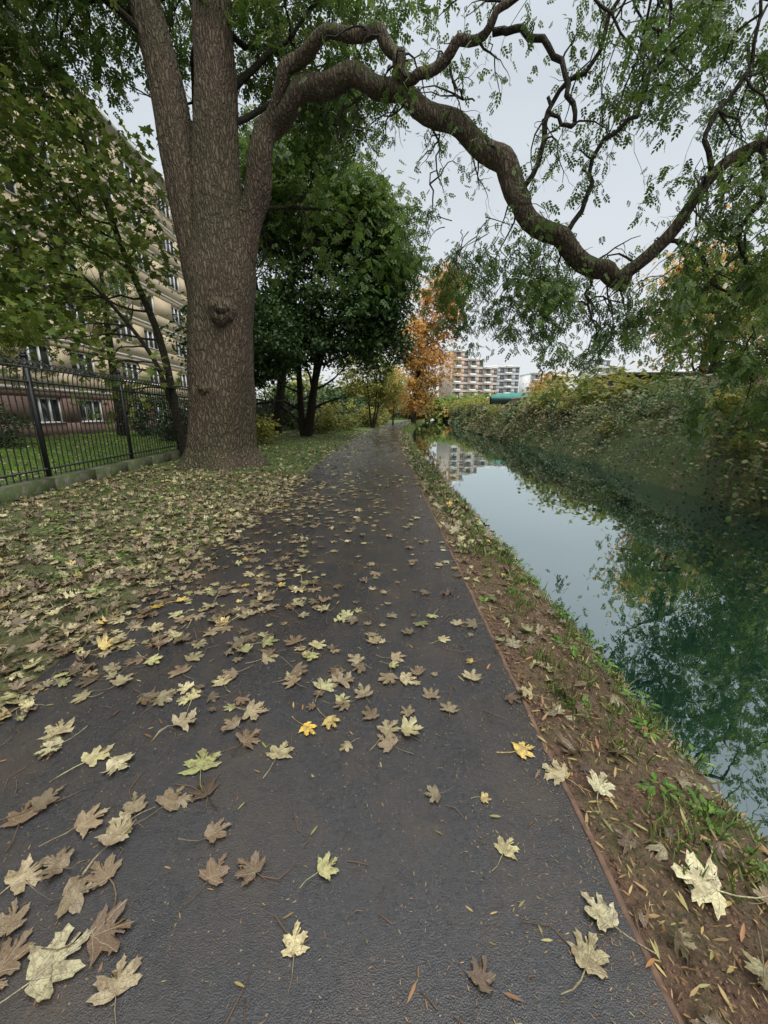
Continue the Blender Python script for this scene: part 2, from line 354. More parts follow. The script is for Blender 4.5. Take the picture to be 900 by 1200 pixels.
fg=[(-.25,.74,.085,.92,1.7),(-.21,.94,.085,.68,.6),(.416,1.0,.085,.62,.9),(.68,.81,.115,.90,2.2),(.555,.72,.12,.52,.8),(1.07,.89,.15,.9,2.6),(-.94,.685,.17,.90,.9),(-.84,.77,.13,.05,.4),
(-1.3,1.355,.13,.62,1.0),(-1.18,1.36,.12,.9,-.4),(-.78,1.31,.14,.75,1.9),(-.47,1.375,.11,.55,1.4),(0,1.51,.13,.45,.9),(.09,1.53,.12,.62,.1),(.04,1.44,.11,.3,2.5),(-.7,1.65,.13,.42,.0),(-.39,1.55,.10,1.0,-.6),(.6,1.42,.11,.98,.3),(.757,1.295,.11,.5,2.4),
(-.57,.915,.10,.12,1.2),(-.42,.93,.10,.16,2.6),(-1.0,.87,.11,.35,.3),(-.96,1.02,.12,.42,1.6),(-.945,1.135,.11,.4,2.2),(-1.07,.95,.11,.3,2.9),(-.63,1.05,.10,.2,.5),(-1.1,.78,.11,.25,2),(-1.2,.9,.12,.38,1),(-.7,.66,.10,.4,2.),(-1.0,1.55,.12,.4,1),(-1.55,1.5,.13,.5,2),(.25,.68,.08,.05,1),
(-1.2,1.75,.11,.45,.3),(-1.5,1.85,.12,.5,1.2),(-.9,1.85,.11,.6,2.2),(-.55,1.9,.10,.5,.5),(-.25,1.85,.12,.3,1.),(-.1,1.75,.12,.42,2.),(.1,1.9,.11,.5,.1),(.25,1.75,.10,.3,1.4),(-.15,2.05,.12,.45,2.4),(.05,2.1,.11,.35,.2),(.5,1.9,.10,.5,1.2),(.38,2.3,.1,.6,.5),(.55,2.5,.1,.45,2),(-.45,2.2,.11,.6,1),(-.8,2.25,.12,.75,.2),
(-1.05,.70,.12,.18,1.4),(-.9,.92,.11,.22,2.6),(-1.12,1.08,.12,.3,.7),(-.85,1.16,.11,.25,1.1),(-1.35,1.1,.12,.15,2.1),(-.06,1.6,.11,.2,1.9),(-.65,1.45,.11,.15,.9),(-.72,1.55,.10,.3,2.6)]
A=np.array(fg); addp(leaf_batch('maple_leaves_foreground',A[:,0],A[:,1],A[:,2]*.86,T_hi,F_hi,rnd=A[:,3],ang=A[:,4],curlamt=.10,tilt=.03,tone=.35+.6*rng.random(len(A))))
def dens_path(u,Y):
    d=.30+.55*sst(-u,-.2,1.6)
    d=d*(.09+.91*sst(Y,1.25,1.9))*(1-.3*sst(Y,4,8))
    d=d*(.35+.9*np.clip(nz(u,Y,0,2.2)+.25,0,1.2))
    return d
n=2500; u=rng.uniform(-2.05,.85,n);Y=rng.uniform(.6,9,n); k=rng.random(n)<dens_path(u,Y); u=u[k];Y=Y[k]
rr=np.where(rng.random(len(u))<.48,rng.uniform(0,.38,len(u)),rng.uniform(.3,1,len(u))**1.1)
addp(leaf_batch('maple_leaves_path',u+curve(Y),Y,rng.uniform(.035,.105,len(u)),T_hi,F_hi,rnd=rr,curlamt=.14,tilt=.04,tone=rng.random(len(u))*.95))
n=4200; u=rng.uniform(-2.1,.9,n);Y=rng.uniform(9,45,n); k=rng.random(n)<(.12+.5*sst(-u,-.3,1.8)); u=u[k];Y=Y[k]
addp(leaf_batch('maple_leaves_path_far',u+curve(Y),Y,rng.uniform(.045,.10,len(u)),T_lo,F_lo,rnd=rng.uniform(0,1,len(u)),curlamt=.2,tone=rng.random(len(u))*.8))
n=12500;u=-1.75-rng.beta(1,1.05,n)*5.6;Y=.4+rng.random(n)**1.15*9
k=((u<-2.0)|(rng.random(n)<.45))&(u>fenceX(Y)+.3); u=u[k];Y=Y[k]; k=rng.random(len(u))<.16+.6*sst(nz(u,Y,9,1.6),-.5,.6)+.35*sst(-u,3.6,2); u=u[k];Y=Y[k]
addp(leaf_batch('maple_leaves_verge',u+curve(Y),Y,rng.uniform(.03,.10,len(u)),T_hi,F_hi,lift=.012,rnd=np.clip(rng.normal(.42,.26,len(u)),0,.97),curlamt=.6,tilt=.28))
n=10000;u=-2-rng.random(n)*6.;Y=rng.uniform(8,34,n)
k=(rng.random(n)<(.5-.36*sst(Y,10,20)+.3*sst(-u,3.2,2.))*(.35+.9*sst(nz(u,Y,9,1.3),-.5,.5)))&(u+curve(Y)>fenceX(Y)+.3); u=u[k];Y=Y[k]
addp(leaf_batch('maple_leaves_verge_far',u+curve(Y),Y,rng.uniform(.045,.11,len(u)),T_lo,F_lo,lift=.03,rnd=np.clip(rng.normal(.47,.24,len(u)),0,.97),curlamt=.6,tilt=.35))
n=2200;Y=rng.uniform(4,34,n);u=fenceX(Y)-.4-rng.random(n)*12
addp(leaf_batch('maple_leaves_lawn',u,Y,rng.uniform(.08,.13,n),T_lo,F_lo,lift=.09,rnd=rng.uniform(.4,.9,n)))
n=330;u=rng.uniform(.76,1.6,n);Y=.5+rng.random(n)**1.3*11
addp(leaf_batch('maple_leaves_bank',u+curve(Y),Y,rng.uniform(.035,.085,n),T_hi,F_hi,lift=.008,rnd=np.clip(rng.normal(.32,.25,n),0,1),curlamt=.8,tilt=.35,tone=rng.random(n)*.8))
n=1500;u=rng.uniform(.76,1.6,n);Y=rng.uniform(4,34,n)
addp(leaf_batch('maple_leaves_bank_far',u+curve(Y),Y,rng.uniform(.04,.10,n),T_lo,F_lo,lift=.05,rnd=np.clip(rng.normal(.4,.25,n),0,1),curlamt=.8,tilt=.5,tone=rng.random(n)))
TN=np.array([(0,0,0),(.09,.3,.02),(.07,.7,.02),(0,1,0),(-.07,.7,.02),(-.09,.3,.02)]);FN=[[0,1,2,3],[0,3,4,5]]
def narrow(name,u,Y,size,mat,tilt=.1,rnd=None):
    n=len(u);X=u+curve(Y);onp=(u>-2)&(u<.735)
    z=np.where(onp,pathz(u),gz(X,Y)+.010)+.003
    a_=rng.uniform(0,6.283,n);tip=np.stack([np.cos(a_),np.sin(a_),rng.normal(0,tilt,n)],-1); nr=np.stack([rng.normal(0,.2,n),rng.normal(0,.2,n),np.ones(n)],-1)
    addp(scatter(name,np.stack([X,Y,z],-1),tip,nr,size,TN,FN,mat,rnd=rnd))
n=260;narrow('willow_leaves_path',rng.uniform(-2,.7,n),.5+rng.random(n)**1.5*7,rng.uniform(.02,.06,n),M_narrow)
n=1600;narrow('willow_leaves_bank',.75+rng.random(n)**1.2*.85,.4+rng.random(n)**1.6*9,rng.uniform(.02,.065,n),M_narrow,.3)
n=6000;narrow('leaf_crumbs',np.where(rng.random(n)<.5,rng.uniform(-2.0,.74,n),.74-rng.exponential(.22,n)),.4+rng.random(n)**1.5*8,rng.uniform(.004,.016,n),M_narrow,.2)
n=3500;narrow('leaf_crumbs_bank',rng.uniform(.735,1.6,n),.4+rng.random(n)**1.5*8,rng.uniform(.01,.03,n),M_narrow,.4)
tw=[]
for _ in range(190):
    u0=rng.uniform(-2.3,1.5);y0=.6+rng.random()**1.3*6; a0=rng.uniform(0,6.28);L=rng.uniform(.03,.16);b0=rng.normal(0,.4)
    z0=float(gz(np.array(u0),np.array(y0))) if (u0>.735 or u0<-2) else float(pathz(u0))
    tw.append(([(u0,y0,z0+.004),(u0+math.cos(a0)*L*.5,y0+math.sin(a0)*L*.5,z0+.007),(u0+math.cos(a0+b0)*L,y0+math.sin(a0+b0)*L,z0+.004)],[.0018,.0015,.001]))
tubes('fallen_twigs',tw,4,flat('twig_brown',(.12,.07,.04)),parent=fl_parent)
T8=np.array([(math.cos(a_)*math.cos(b_),math.sin(a_)*math.cos(b_),.7*math.sin(b_)) for b_ in (-.5,.5) for a_ in np.arange(6)*math.pi/3]+[(0,0,.7)]);F8=[[k,(k+1)%6,6+(k+1)%6,6+k] for k in range(6)]+[[6+k,6+(k+1)%6,12] for k in range(6)]
n=2600;u=.752+rng.random(n)**1.2*.85;Y=.4+rng.random(n)**1.5*7
scatter('soil_clods',np.stack([u,Y,gz(u,Y)+.002],-1),norm(rng.normal(0,1,(n,3))),rng.normal(0,1,(n,3)),rng.uniform(.002,.009,n)*rng.uniform(.5,1.5,n),T8,F8,leafmat('soil_clod',[(.05,.03,.02),(.14,.085,.05),(.20,.13,.08)],.01,.8,.6))

# ------------------------------------------------------------------ grass and herbs
TG=np.array([(-.05,0,0),(.05,0,0),(-.04,.5,.05),(.04,.5,.05),(0,1,.28)]);FG=[[0,1,3,2],[2,3,4]]
def grass(name,u,Y,size,parent=None,mat=M_grass,lean=.45,extra=0):
    n=len(u);X=u+curve(Y);z=gz(X,Y)-.005+extra
    tip=np.stack([rng.normal(0,lean,n),rng.normal(0,lean,n),np.ones(n)],-1); nr=rng.normal(0,1,(n,3))
    return scatter(name,np.stack([X,Y,z],-1),tip,nr,size,TG,FG,mat,parent=parent)
gp=empty('grass')
def tufted(n,u0,u1,y0,y1,per,sp,pw=1.0,f=None):
    cu=rng.uniform(u0,u1,n);cy=y0+rng.random(n)**pw*(y1-y0)
    if f is not None:
        k=rng.random(n)<f(cu,cy); cu=cu[k];cy=cy[k]
    u=np.repeat(cu,per)+rng.normal(0,sp,len(cu)*per);Y=np.repeat(cy,per)+rng.normal(0,sp,len(cu)*per)
    return u,Y
u,Y=tufted(150,.95,1.62,.9,5,22,.035); k=u>.79; grass('grass_bank_near',u[k],Y[k],rng.uniform(.03,.10,k.sum()),gp)
u,Y=tufted(1500,.82,1.66,3.5,30,20,.06,1.3,lambda a,b:(.1+.6*sst(b,4,9)*sst(a,.7,1.3))*(.25+1.3*sst(nz(a,b,3,2.4),-.35,.5))); k=u>.79; grass('grass_bank_far',u[k],Y[k],rng.uniform(.04,.15,k.sum())*1.1,gp)
u,Y=tufted(3600,-7.8,-2.1,2.5,35,20,.07,1,lambda a,b:.5+.5*sst(b,8,14)); k=(u<-2.05)&(u+curve(Y)>fenceX(Y)+.3); grass('grass_verge',u[k],Y[k],rng.uniform(.03,.11,k.sum()),gp)
u,Y=tufted(6500,-19.5,-6.4,5,36,14,.15); k=u<fenceX(Y)-.3; grass('grass_lawn',u[k],Y[k],rng.uniform(.08,.17,k.sum()),gp,M_lawn,extra=.02)
u,Y=tufted(900,.4,2.6,30,90,14,.25); k=(u>.9)&(u<1.75); grass('grass_bank_distant',u[k],Y[k],rng.uniform(.2,.4,k.sum()),gp)
TH=np.array([(0,0,0),(.16,.2,.03),(.13,.3,.03),(.24,.42,.04),(.17,.5,.04),(.22,.64,.03),(.10,.78,.0),(0,1,-.08),(-.10,.78,0),(-.22,.64,.03),(-.17,.5,.04),(-.24,.42,.04),(-.13,.3,.03),(-.16,.2,.03)])
FH=[[0,1,2,3,4,5,6,7],[0,7,8,9,10,11,12,13]]
def herbs(name,cent,per,h,ls,mat=M_herb):
    P=[];tp=[];nn=[];sz=[]
    for (u0,y0,s) in cent:
        X0=u0+float(curve(y0)); z0=float(gz(np.array(X0),np.array(y0)))
        for _ in range(int(per*s)):
            a_=rng.uniform(0,6.28); rad=rng.random()**.7*h*s*.9; zz=rng.uniform(.2,1)*h*s*(1-.5*rad/(h*s+.01))
            P.append((X0+math.cos(a_)*rad,y0+math.sin(a_)*rad,z0+zz)); tp.append((math.cos(a_),math.sin(a_),rng.uniform(-.4,.3))); nn.append((rng.normal(0,.3),rng.normal(0,.3),1)); sz.append(rng.uniform(.5,1.2)*ls)
    return scatter(name,np.array(P),np.array(tp),np.array(nn),np.array(sz),TH,FH,mat)
herbs('nettle_plants',[(1.28,2.35,1.1),(1.42,2.2,.9),(1.5,1.9,.8),(1.18,3.1,.9),(1.35,1.65,.5),(1.05,1.75,.4),(1.3,1.2,.7),(1.15,1.28,.6),(1.45,2.9,1.),(1.4,3.5,1.2),(.86,2.9,.5),(1.5,4.4,1.2),(1.3,5.2,1),(1.55,6,1.2),(1.38,1.05,.5),(1.5,3.9,1.1),(1.2,4.2,.7),(1.55,2.6,1.1),(1.6,1.6,.8)],34,.09,.05)
herbs('ground_ivy_plants',[(rng.uniform(-6.3,-2.2),rng.uniform(2.5,14),rng.uniform(.5,1.2)) for _ in range(300)]+[(rng.uniform(1.0,1.6),rng.uniform(4,22),rng.uniform(.7,1.6)) for _ in range(80)],18,.09,.055)

# ------------------------------------------------------------------ foliage utilities
TL=np.array([(0,0,0),(.30,.42,.07),(0,1,-.08),(-.30,.42,.07)]);FL=[[0,1,2],[0,2,3]]
sp=[];fs=[]
for k in range(7):
    yb=.15+.25*(k//2) if k<6 else .85
    a_=(55 if k%2==0 else -55) if k<6 else 0
    ca,sa=math.cos(math.radians(a_)),math.sin(math.radians(a_)); o=len(sp); L=.42
    for (x_,y_,z_) in TL: sp.append(((x_*ca+y_*sa)*L,yb+(-x_*sa+y_*ca)*L,z_*L-.12*yb*yb-(.12*y_*L if a_ else 0)))
    fs+=[[o,o+1,o+2],[o,o+2,o+3]]
TS=np.array(sp);FS=fs
lo5=[(0,1),(.13,.62),(.5,.72),(.36,.36),(.62,.16),(.3,.02),(0,0),(-.3,.02),(-.62,.16),(-.36,.36),(-.5,.72),(-.13,.62)]
TM=np.array([(a_,b_,.25*abs(a_)-.12*b_*b_) for a_,b_ in lo5]+[(0,.35,0)]);FM=[[12,k,(k+1)%12] for k in range(12)]
def crown_pts(ells,per,sig,shell=.55,flatz=.6):
    P=[];tone=[]
    for (c,r,n) in ells:
        d=norm(rng.normal(0,1,(n,3))); rad=(shell+(1-shell)*rng.random(n))*rng.uniform(.75,1.12,n)
        cc=np.array(c)+d*rad[:,None]*np.array(r)
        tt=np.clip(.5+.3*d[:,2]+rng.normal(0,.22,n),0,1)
        m=per
        P.append((np.repeat(cc,m,0)+rng.normal(0,1,(n*m,3))*np.array([sig,sig,sig*flatz])*np.repeat(rng.uniform(.5,1.3,n),m)[:,None])); tone.append(np.repeat(tt,m))
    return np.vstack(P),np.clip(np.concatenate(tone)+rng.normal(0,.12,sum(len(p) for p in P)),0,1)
def foliage(name,P,tone,size,T,F,mat,parent=None,droop=.5,up=1.0,rnd=None):
    n=len(P); a_=rng.uniform(0,6.283,n)
    tip=np.stack([np.cos(a_),np.sin(a_),rng.normal(-droop,.45,n)],-1); nr=norm(rng.normal(0,1,(n,3)))*.7+np.array([0,0,up])
    if rnd is None: rnd=np.clip(.5*rng.random(n)+.5*(.5+.6*nz(P[:,0],P[:,1],P[:,2],1.1)),0,1)
    return scatter(name,P,tip,nr,rng.uniform(size[0],size[1],n),T,F,mat,rnd=rnd,tone=tone,parent=parent)
def grow(start,d,L,r,lev,out,tips,droop=0.,wig=.25,nseg=7,kids=4,up=0.):
    p=np.array(start,float);dd=norm(np.array(d,float));pts=[p.copy()];ds=[dd]
    for i in range(nseg):
        dd=norm(dd+rng.normal(0,wig,3)+np.array([0,0,up-droop*(i+1)/nseg])); p=p+dd*L/nseg; pts.append(p.copy());ds.append(dd)
    R=r*(1-.72*np.linspace(0,1,nseg+1)); out.append((np.array(pts),R))
    if lev>0:
        for k in range(kids):
            i=int(rng.integers(2,nseg+1)); q=norm(np.cross(ds[i],rng.normal(0,1,3)))
            grow(pts[i],norm(ds[i]*.7+q*.8),L*rng.uniform(.4,.65),R[i]*.6,lev-1,out,tips,droop,wig*1.15,max(4,nseg-1),kids,up)
    else: tips.extend(pts[2:])
def around(tips,m,sig):
    T=np.array(tips); P=np.repeat(T,m,0)+rng.normal(0,sig,(len(T)*m,3)); tone=np.repeat(rng.random(len(T)),m)*.7+rng.random(len(P))*.3
    return P,tone

# ------------------------------------------------------------------ the big tree
big=empty('plane_tree')
def disp(P,R,a):
    P_=P[:,None,:]; z=P_[:,:,2]; aa=a[None,:]
    s=1+.05*np.sin(3*aa+z*.5)+.04*np.sin(5*aa-z*.7+1)+.018*np.sin(11*aa+z*1.3)+.02*np.sin(17*aa+z*2.1)+.012*np.sin(23*aa-z*4)
    s=s+.22*np.exp(-np.clip(z-.1,0,9)/.35)*(1+.5*np.sin(5*aa+1))
    s=s+.10*np.exp(-((z-5.0)/.5)**2)*np.clip(np.sin(2*aa+1),0,1)+.06*np.exp(-((z-1.9)/.35)**2)*np.clip(np.sin(3*aa),0,1)
    return R[:,None]*s
trunk=catmull([(-4.62,11,-.1),(-4.6,11,.6),(-4.5,11,1.6),(-4.35,11,3.3),(-4.12,11,4.8),(-4.02,11,6.0),(-4.0,11,7.2),(-3.85,11,8.8),(-3.8,11,10.4),(-3.5,11.2,13),(-3.2,11.5,16)],[.98,.86,.82,.79,.76,.62,.52,.45,.40,.3,.15],8)
stem2=catmull([(-4.35,11.05,3.3),(-4.62,11.1,5.3),(-4.88,11.1,7.2),(-5.08,11.2,8.9),(-5.45,11.3,10.6),(-6.2,11.5,13.5),(-7,11.8,16)],[.5,.47,.41,.38,.34,.25,.12],7)
limb=catmull([(-4.0,11,4.4),(-3.5,11,5.6),(-2.76,10.7,7.5),(-1.96,10.4,8.2),(-.89,10,8.25),(0,9.7,7.92),(.84,9.3,7.28),(1.82,9,6.58),(2.44,8.7,5.92),(2.62,8.5,5.27),(3.26,8.2,4.66),(3.94,8,4.1),(4.41,7.8,3.85)],[.45,.34,.26,.215,.20,.20,.195,.19,.20,.19,.165,.155,.14],6)
limbb=catmull([(4.3,7.85,3.88),(4.8,7.5,4.39),(5.19,7.2,5.15),(5.67,7,5.43),(6.35,6.8,5.43),(7.2,6.5,5.3)],[.12,.095,.08,.075,.06,.04],5)
limb2=catmull([(-3.3,10.9,6.2),(-2.96,10.8,7.07),(-2.33,10.4,8.27),(-1.78,10.1,8.72),(-.94,9.8,8.85),(-.16,9.5,8.62),(.21,9.3,8.21),(.36,9.2,7.86),(.68,9.1,7.66),(1.17,8.9,7.9),(1.66,8.7,8.02),(2.04,8.5,8.21),(2.6,8.3,8.7)],[.25,.2,.15,.13,.12,.115,.115,.105,.095,.085,.07,.06,.05],5)
for L_ in (limb,limb2): L_[0][8:]+=np.stack([.05*np.sin(np.arange(len(L_[0])-8)*.9+k*2) for k in range(3)],-1)
tubes('trunk',[trunk,stem2],44,M_bark,big,disp)
def dispL(P,R,a):
    z=P.sum(1)[:,None]; aa=a[None,:]
    return R[:,None]*(1+.10*np.sin(z*3.1+aa)+.08*np.sin(z*5.3-2*aa)+.06*np.sin(z*11+3*aa))
tubes('limbs',[limb,limbb,limb2],16,M_bark,big,dispL)
br=[]
for (cx,cy,cz,r0,dx) in ((-3.95,10.28,3.95,.24,.35),(-4.55,10.2,2.1,.12,-.1)):
    n_=norm(np.array([dx,-1.,.1])); br.append((np.array([np.array([cx,cy,cz])+n_*k for k in (-.2,.0,.07,.12,.14,.10,.05)]),np.array([1.5,1.3,1.12,.9,.6,.35,.05])*r0))
tubes('burrs',br,18,M_bark,big,lambda P,R,a:R[:,None]*(1+.12*np.sin(3*a+1)[None]+.08*np.sin(7*a)[None]))
tw=[];tips=[]
def on(pl,f): 
    i=min(len(pl[0])-1,int(f*len(pl[0]))); return pl[0][i]
sec=[([(2.0,8.9,8.2),(2.4,8.5,7.9),(2.9,8.2,7.4),(3.1,8.0,6.7),(3.2,7.9,6.2),(2.9,7.9,6.3),(2.7,7.9,6.6)],.06),
 ([(2.55,8.6,5.6),(2.9,8.4,6.1),(3.0,8.3,6.9),(3.5,8.1,7.2),(3.7,8,7.9),(4.2,7.9,8.4)],.055),
 ([(3.3,8.2,4.7),(3.7,8.2,5.3),(3.75,8.1,6.0),(4.3,8,6.4),(4.5,8,7.1),(5.1,7.8,7.5)],.05),
 ([(5.2,7.2,5.15),(5.0,7.2,5.8),(5.4,7.1,6.5),(5.3,7,7.2)],.045),
 ([(5.67,7,5.4),(5.8,6.9,4.8),(5.6,6.9,4.2),(5.9,6.9,3.6),(5.7,6.9,3.0)],.05),
 ([(-.9,10,8.3),(-.6,9.9,7.7),(-.7,9.8,7.2)],.03),([(.84,9.3,7.3),(1.1,9.2,6.6),(.9,9.2,6.0)],.025),
 ([(1.17,8.9,7.9),(1.3,8.8,7.3),(1.7,8.8,7.1)],.03),
 ([(3.9,8,4.1),(3.8,8,3.6),(4.0,7.9,3.1)],.03),([(4.8,7.5,4.4),(5.2,7.4,4.2),(5.5,7.3,3.7),(5.9,7.2,3.4)],.04)]
for pts,r0 in sec:
    R=np.linspace(r0,r0*.45,len(pts)); c_=catmull(pts,R,4); c_[0][:]+=rng.normal(0,.03,c_[0].shape); tw.append(c_)
    for k in range(5):
        q=c_[0][int(rng.integers(3,len(c_[0])))]; grow(q,norm(rng.normal(0,1,3)+[0,0,.2]),rng.uniform(.6,1.3),.018,1,tw,tips,.35,.33,6,3)
for f in np.linspace(.35,.98,16):
    q=on(limb,f); grow(q,norm(rng.normal(0,1,3)*[1,1,.6]+[0,0,-.1]),rng.uniform(.6,1.5),.022,1,tw,tips,.4,.32,7,3)
for f in np.linspace(.3,.98,14):
    q=on(limb2,f); grow(q,norm(rng.normal(0,1,3)*[1,1,.8]+[0,0,.2]),rng.uniform(.7,1.6),.022,1,tw,tips,.4,.32,7,3)
for f in np.linspace(.1,.98,8):
    q=on(limbb,f); grow(q,norm(rng.normal(0,1,3)*[1,1,.8]),rng.uniform(.8,1.7),.025,1,tw,tips,.5,.3,7,4)
up_t=[]
for _ in range(26): grow(np.array([rng.uniform(2.6,8.),rng.uniform(7.5,9),rng.uniform(8.0,9.8)]),(rng.normal(0,.6),rng.normal(0,.3),-.5),rng.uniform(1.2,2.8),.028,2,tw,up_t,.3,.28,7,3)
for _ in range(8): grow(np.array([rng.uniform(5.5,8.),rng.uniform(7,8.5),rng.uniform(6.2,8.5)]),(rng.normal(0,.6),rng.normal(0,.3),-.5),rng.uniform(1.2,2.4),.022,2,tw,up_t,.4,.28,7,3)
P,tone=around(up_t,5,.13); k=rng.random(len(P))<.62
foliage('foliage_upper_right',P[k],tone[k],(.09,.20),TS,FS,M_crown,big,.9)
P,tone=around(tips,2,.10); k=rng.random(len(P))<.45
foliage('foliage_twigs',P[k],tone[k],(.07,.17),TS,FS,M_crown,big,.9)
ht=[]
for (x_,y_,z_,n_,s_) in ((2.2,8.7,4.3,13,.5),(2.7,8.6,3.8,13,.42),(3.1,8.3,4.0,9,.4),(1.8,8.9,4.7,8,.35),(5.7,7.0,3.4,10,.5),(6.2,7.0,4.4,14,.6),(5.0,7.3,3.6,7,.45),(6.4,6.9,2.6,12,.5),(3.9,8,3.2,5,.3),(6.0,6.6,2.0,8,.4)):
    for _ in range(n_): grow((x_+rng.normal(0,s_),y_+rng.normal(0,s_),z_+rng.normal(0,s_*.6)+.4),(rng.normal(0,.5),rng.normal(0,.5),-.2),rng.uniform(.7,1.5),.010,1,tw,ht,.6,.25,6,3)
P,tone=around(ht,5,.10); foliage('foliage_hanging',P,tone,(.08,.18),TS,FS,M_crown,big,1.0)
ct=[]
for (st,nn) in ((trunk,9),(stem2,9)):
    for f in np.linspace(.58,.98,nn):
        q=on(st,f); a_=rng.uniform(.15,2.99); grow(q,(math.cos(a_),math.sin(a_)*.8,.45),rng.uniform(2.5,4.5),.09,2,tw,ct,.1,.22,8,4)
P,tone=around(ct,3,.22); foliage('foliage_crown',P,tone,(.16,.32),TS,FS,M_crown,big,.7)
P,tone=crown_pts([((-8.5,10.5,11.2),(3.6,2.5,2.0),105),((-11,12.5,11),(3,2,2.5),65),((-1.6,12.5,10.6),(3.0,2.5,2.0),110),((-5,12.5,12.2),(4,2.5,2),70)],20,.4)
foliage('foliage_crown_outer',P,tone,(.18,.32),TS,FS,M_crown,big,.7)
tubes('twigs',tw,6,M_bark2,big)

# ------------------------------------------------------------------ generic tree
def tree(name,base,top,tr,ells,per,sig,T,F,size,mat,barkm=M_bark2,nb=8,blen=3,droop=.5,flatz=.6,stems=None):
    e=empty(name); polys=[];tips=[]
    base=np.array(base,float);top=np.array(top,float)
    st=stems or [(0,0)]
    for (dx,dy) in st:
        mid=(base+top)/2+np.array([dx*.4,dy*.4,0])+rng.normal(0,.15,3)
        s=catmull([base-[0,0,.2],base*.8+mid*.2+[dx*.1,dy*.1,0],mid,top+[dx,dy,0]],[tr*1.25,tr,tr*.75,tr*.3],6)
        polys.append(s)
        for f in np.linspace(.35,.95,nb):
            a_=rng.uniform(0,6.28);grow(on(s,f),(math.cos(a_),math.sin(a_),.5),blen*rng.uniform(.6,1.1),tr*.4,1,polys,tips,0,.2,6,3)
    tubes(name+'_trunk',polys,8,barkm,e)
    P,tone=crown_pts(ells,per,sig,flatz=flatz); foliage(name+'_foliage',P,tone,size,T,F,mat,e,droop)
    return e
e=empty('maple_tree'); pl=[];mt=[]
s1=catmull([(-6.5,12.7,-.1),(-6.6,12.7,1),(-6.9,12.8,3.7),(-7.6,12.8,6.0),(-8.1,12.7,8.3),(-8.5,12.5,10)],[.155,.125,.11,.085,.06,.03],6); pl.append(s1)
s2=catmull([(-6.7,12.7,1.6),(-7.1,12.6,3.2),(-8.1,12.3,4.8),(-9.2,12.,6.0)],[.08,.065,.045,.03],6); pl.append(s2)
for f in np.linspace(.3,.98,14):
    a_=rng.uniform(2.2,5.2);grow(on(s1,f),(math.cos(a_),math.sin(a_),.15),rng.uniform(1.8,3.2),.035,1,pl,mt,.15,.18,7,4)
for f in np.linspace(.4,.98,6):
    a_=rng.uniform(2.2,5.2);grow(on(s2,f),(math.cos(a_),math.sin(a_),.0),rng.uniform(1.2,2.4),.03,1,pl,mt,.2,.18,7,4)
tubes('maple_trunk',pl,8,M_bark2,e)
P,tone=around(mt,4,.26); foliage('maple_foliage',P,tone,(.12,.23),TM,FM,M_maple,e,.6)
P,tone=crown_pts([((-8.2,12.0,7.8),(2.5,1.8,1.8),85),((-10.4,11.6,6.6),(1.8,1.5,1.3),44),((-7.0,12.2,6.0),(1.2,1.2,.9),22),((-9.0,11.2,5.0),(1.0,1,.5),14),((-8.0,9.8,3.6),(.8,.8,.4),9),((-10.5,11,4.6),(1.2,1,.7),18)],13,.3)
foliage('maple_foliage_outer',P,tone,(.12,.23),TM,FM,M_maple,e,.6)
tree('holm_oak_tree',(-5.0,25,0),(-3.6,24,8),.22,[((-3.5,23.5,7.3),(4.3,3.5,3.0),170),((-2.0,22,5.8),(3.0,2.6,1.9),90),((-6,24,6),(3,3,2.6),90),((-.6,22.5,7.2),(2.0,2.2,2.2),60),((-.3,22,4.9),(1.6,1.6,1.2),36)],64,.46,TL,FL,(.15,.30),M_dark,nb=7,blen=3,stems=[(0,0),(-1.5,.5),(1.6,-.5)])
tree('holm_oak_tree',(-7.5,20,0),(-7,20,7),.2,[((-7,20,5.2),(2.8,2.5,2.3),110),((-5.6,19.5,4.0),(1.7,1.6,1.3),40)],70,.38,TL,FL,(.15,.28),M_dark,stems=[(0,0),(1.0,.3)])
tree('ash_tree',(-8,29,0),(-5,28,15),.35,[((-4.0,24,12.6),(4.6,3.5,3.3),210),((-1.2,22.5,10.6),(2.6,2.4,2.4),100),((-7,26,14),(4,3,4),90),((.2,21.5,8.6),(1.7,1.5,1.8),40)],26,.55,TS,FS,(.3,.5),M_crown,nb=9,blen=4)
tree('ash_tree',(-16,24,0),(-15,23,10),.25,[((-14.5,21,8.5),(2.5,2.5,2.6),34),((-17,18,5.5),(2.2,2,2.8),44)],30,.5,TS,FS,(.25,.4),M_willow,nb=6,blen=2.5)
tree('birch_tree',(-1.2,42,0),(-.8,41,6.5),.1,[((-1.6,41,5.2),(3.0,2,3.2),100),((.5,43,4.2),(1.8,1.6,2.4),55)],34,.4,TL,FL,(.22,.38),M_yel,nb=7,blen=2,stems=[(0,0),(1,.4),(-1,0)])
tree('maple_tree',(4.45,60,0),(6.0,61,18),.35,[((7.4,60,15.5),(3.6,3,5.5),120),((6.6,60,8),(3.8,3,4.4),110),((9.0,60,19.5),(2.0,2,2.8),30),((4.4,60,4),(2.4,2,2.8),50),((3.6,58,11),(2.4,2.4,4),60)],26,.8,TL,FL,(.35,.65),M_org,nb=12,blen=4.5)
tree('cherry_tree',(1.2,54,0),(1.4,54,6),.12,[((1.6,54,5.0),(2.2,2,2.6),60)],30,.5,TL,FL,(.25,.45),M_org,nb=6,blen=2)
def shrub(name,ells,per,sig,size,mat,T=TL,F=FL):
    P,tone=crown_pts(ells,per,sig,shell=.7,flatz=.8); return foliage(name,P,tone,size,T,F,mat,None,.2)
shrub('garden_shrub',[((-13.5,24,1.3),(2,1.5,1.5),60),((-10.3,20,.9),(1.1,1.3,.9),30)],60,.25,(.12,.22),M_dark)
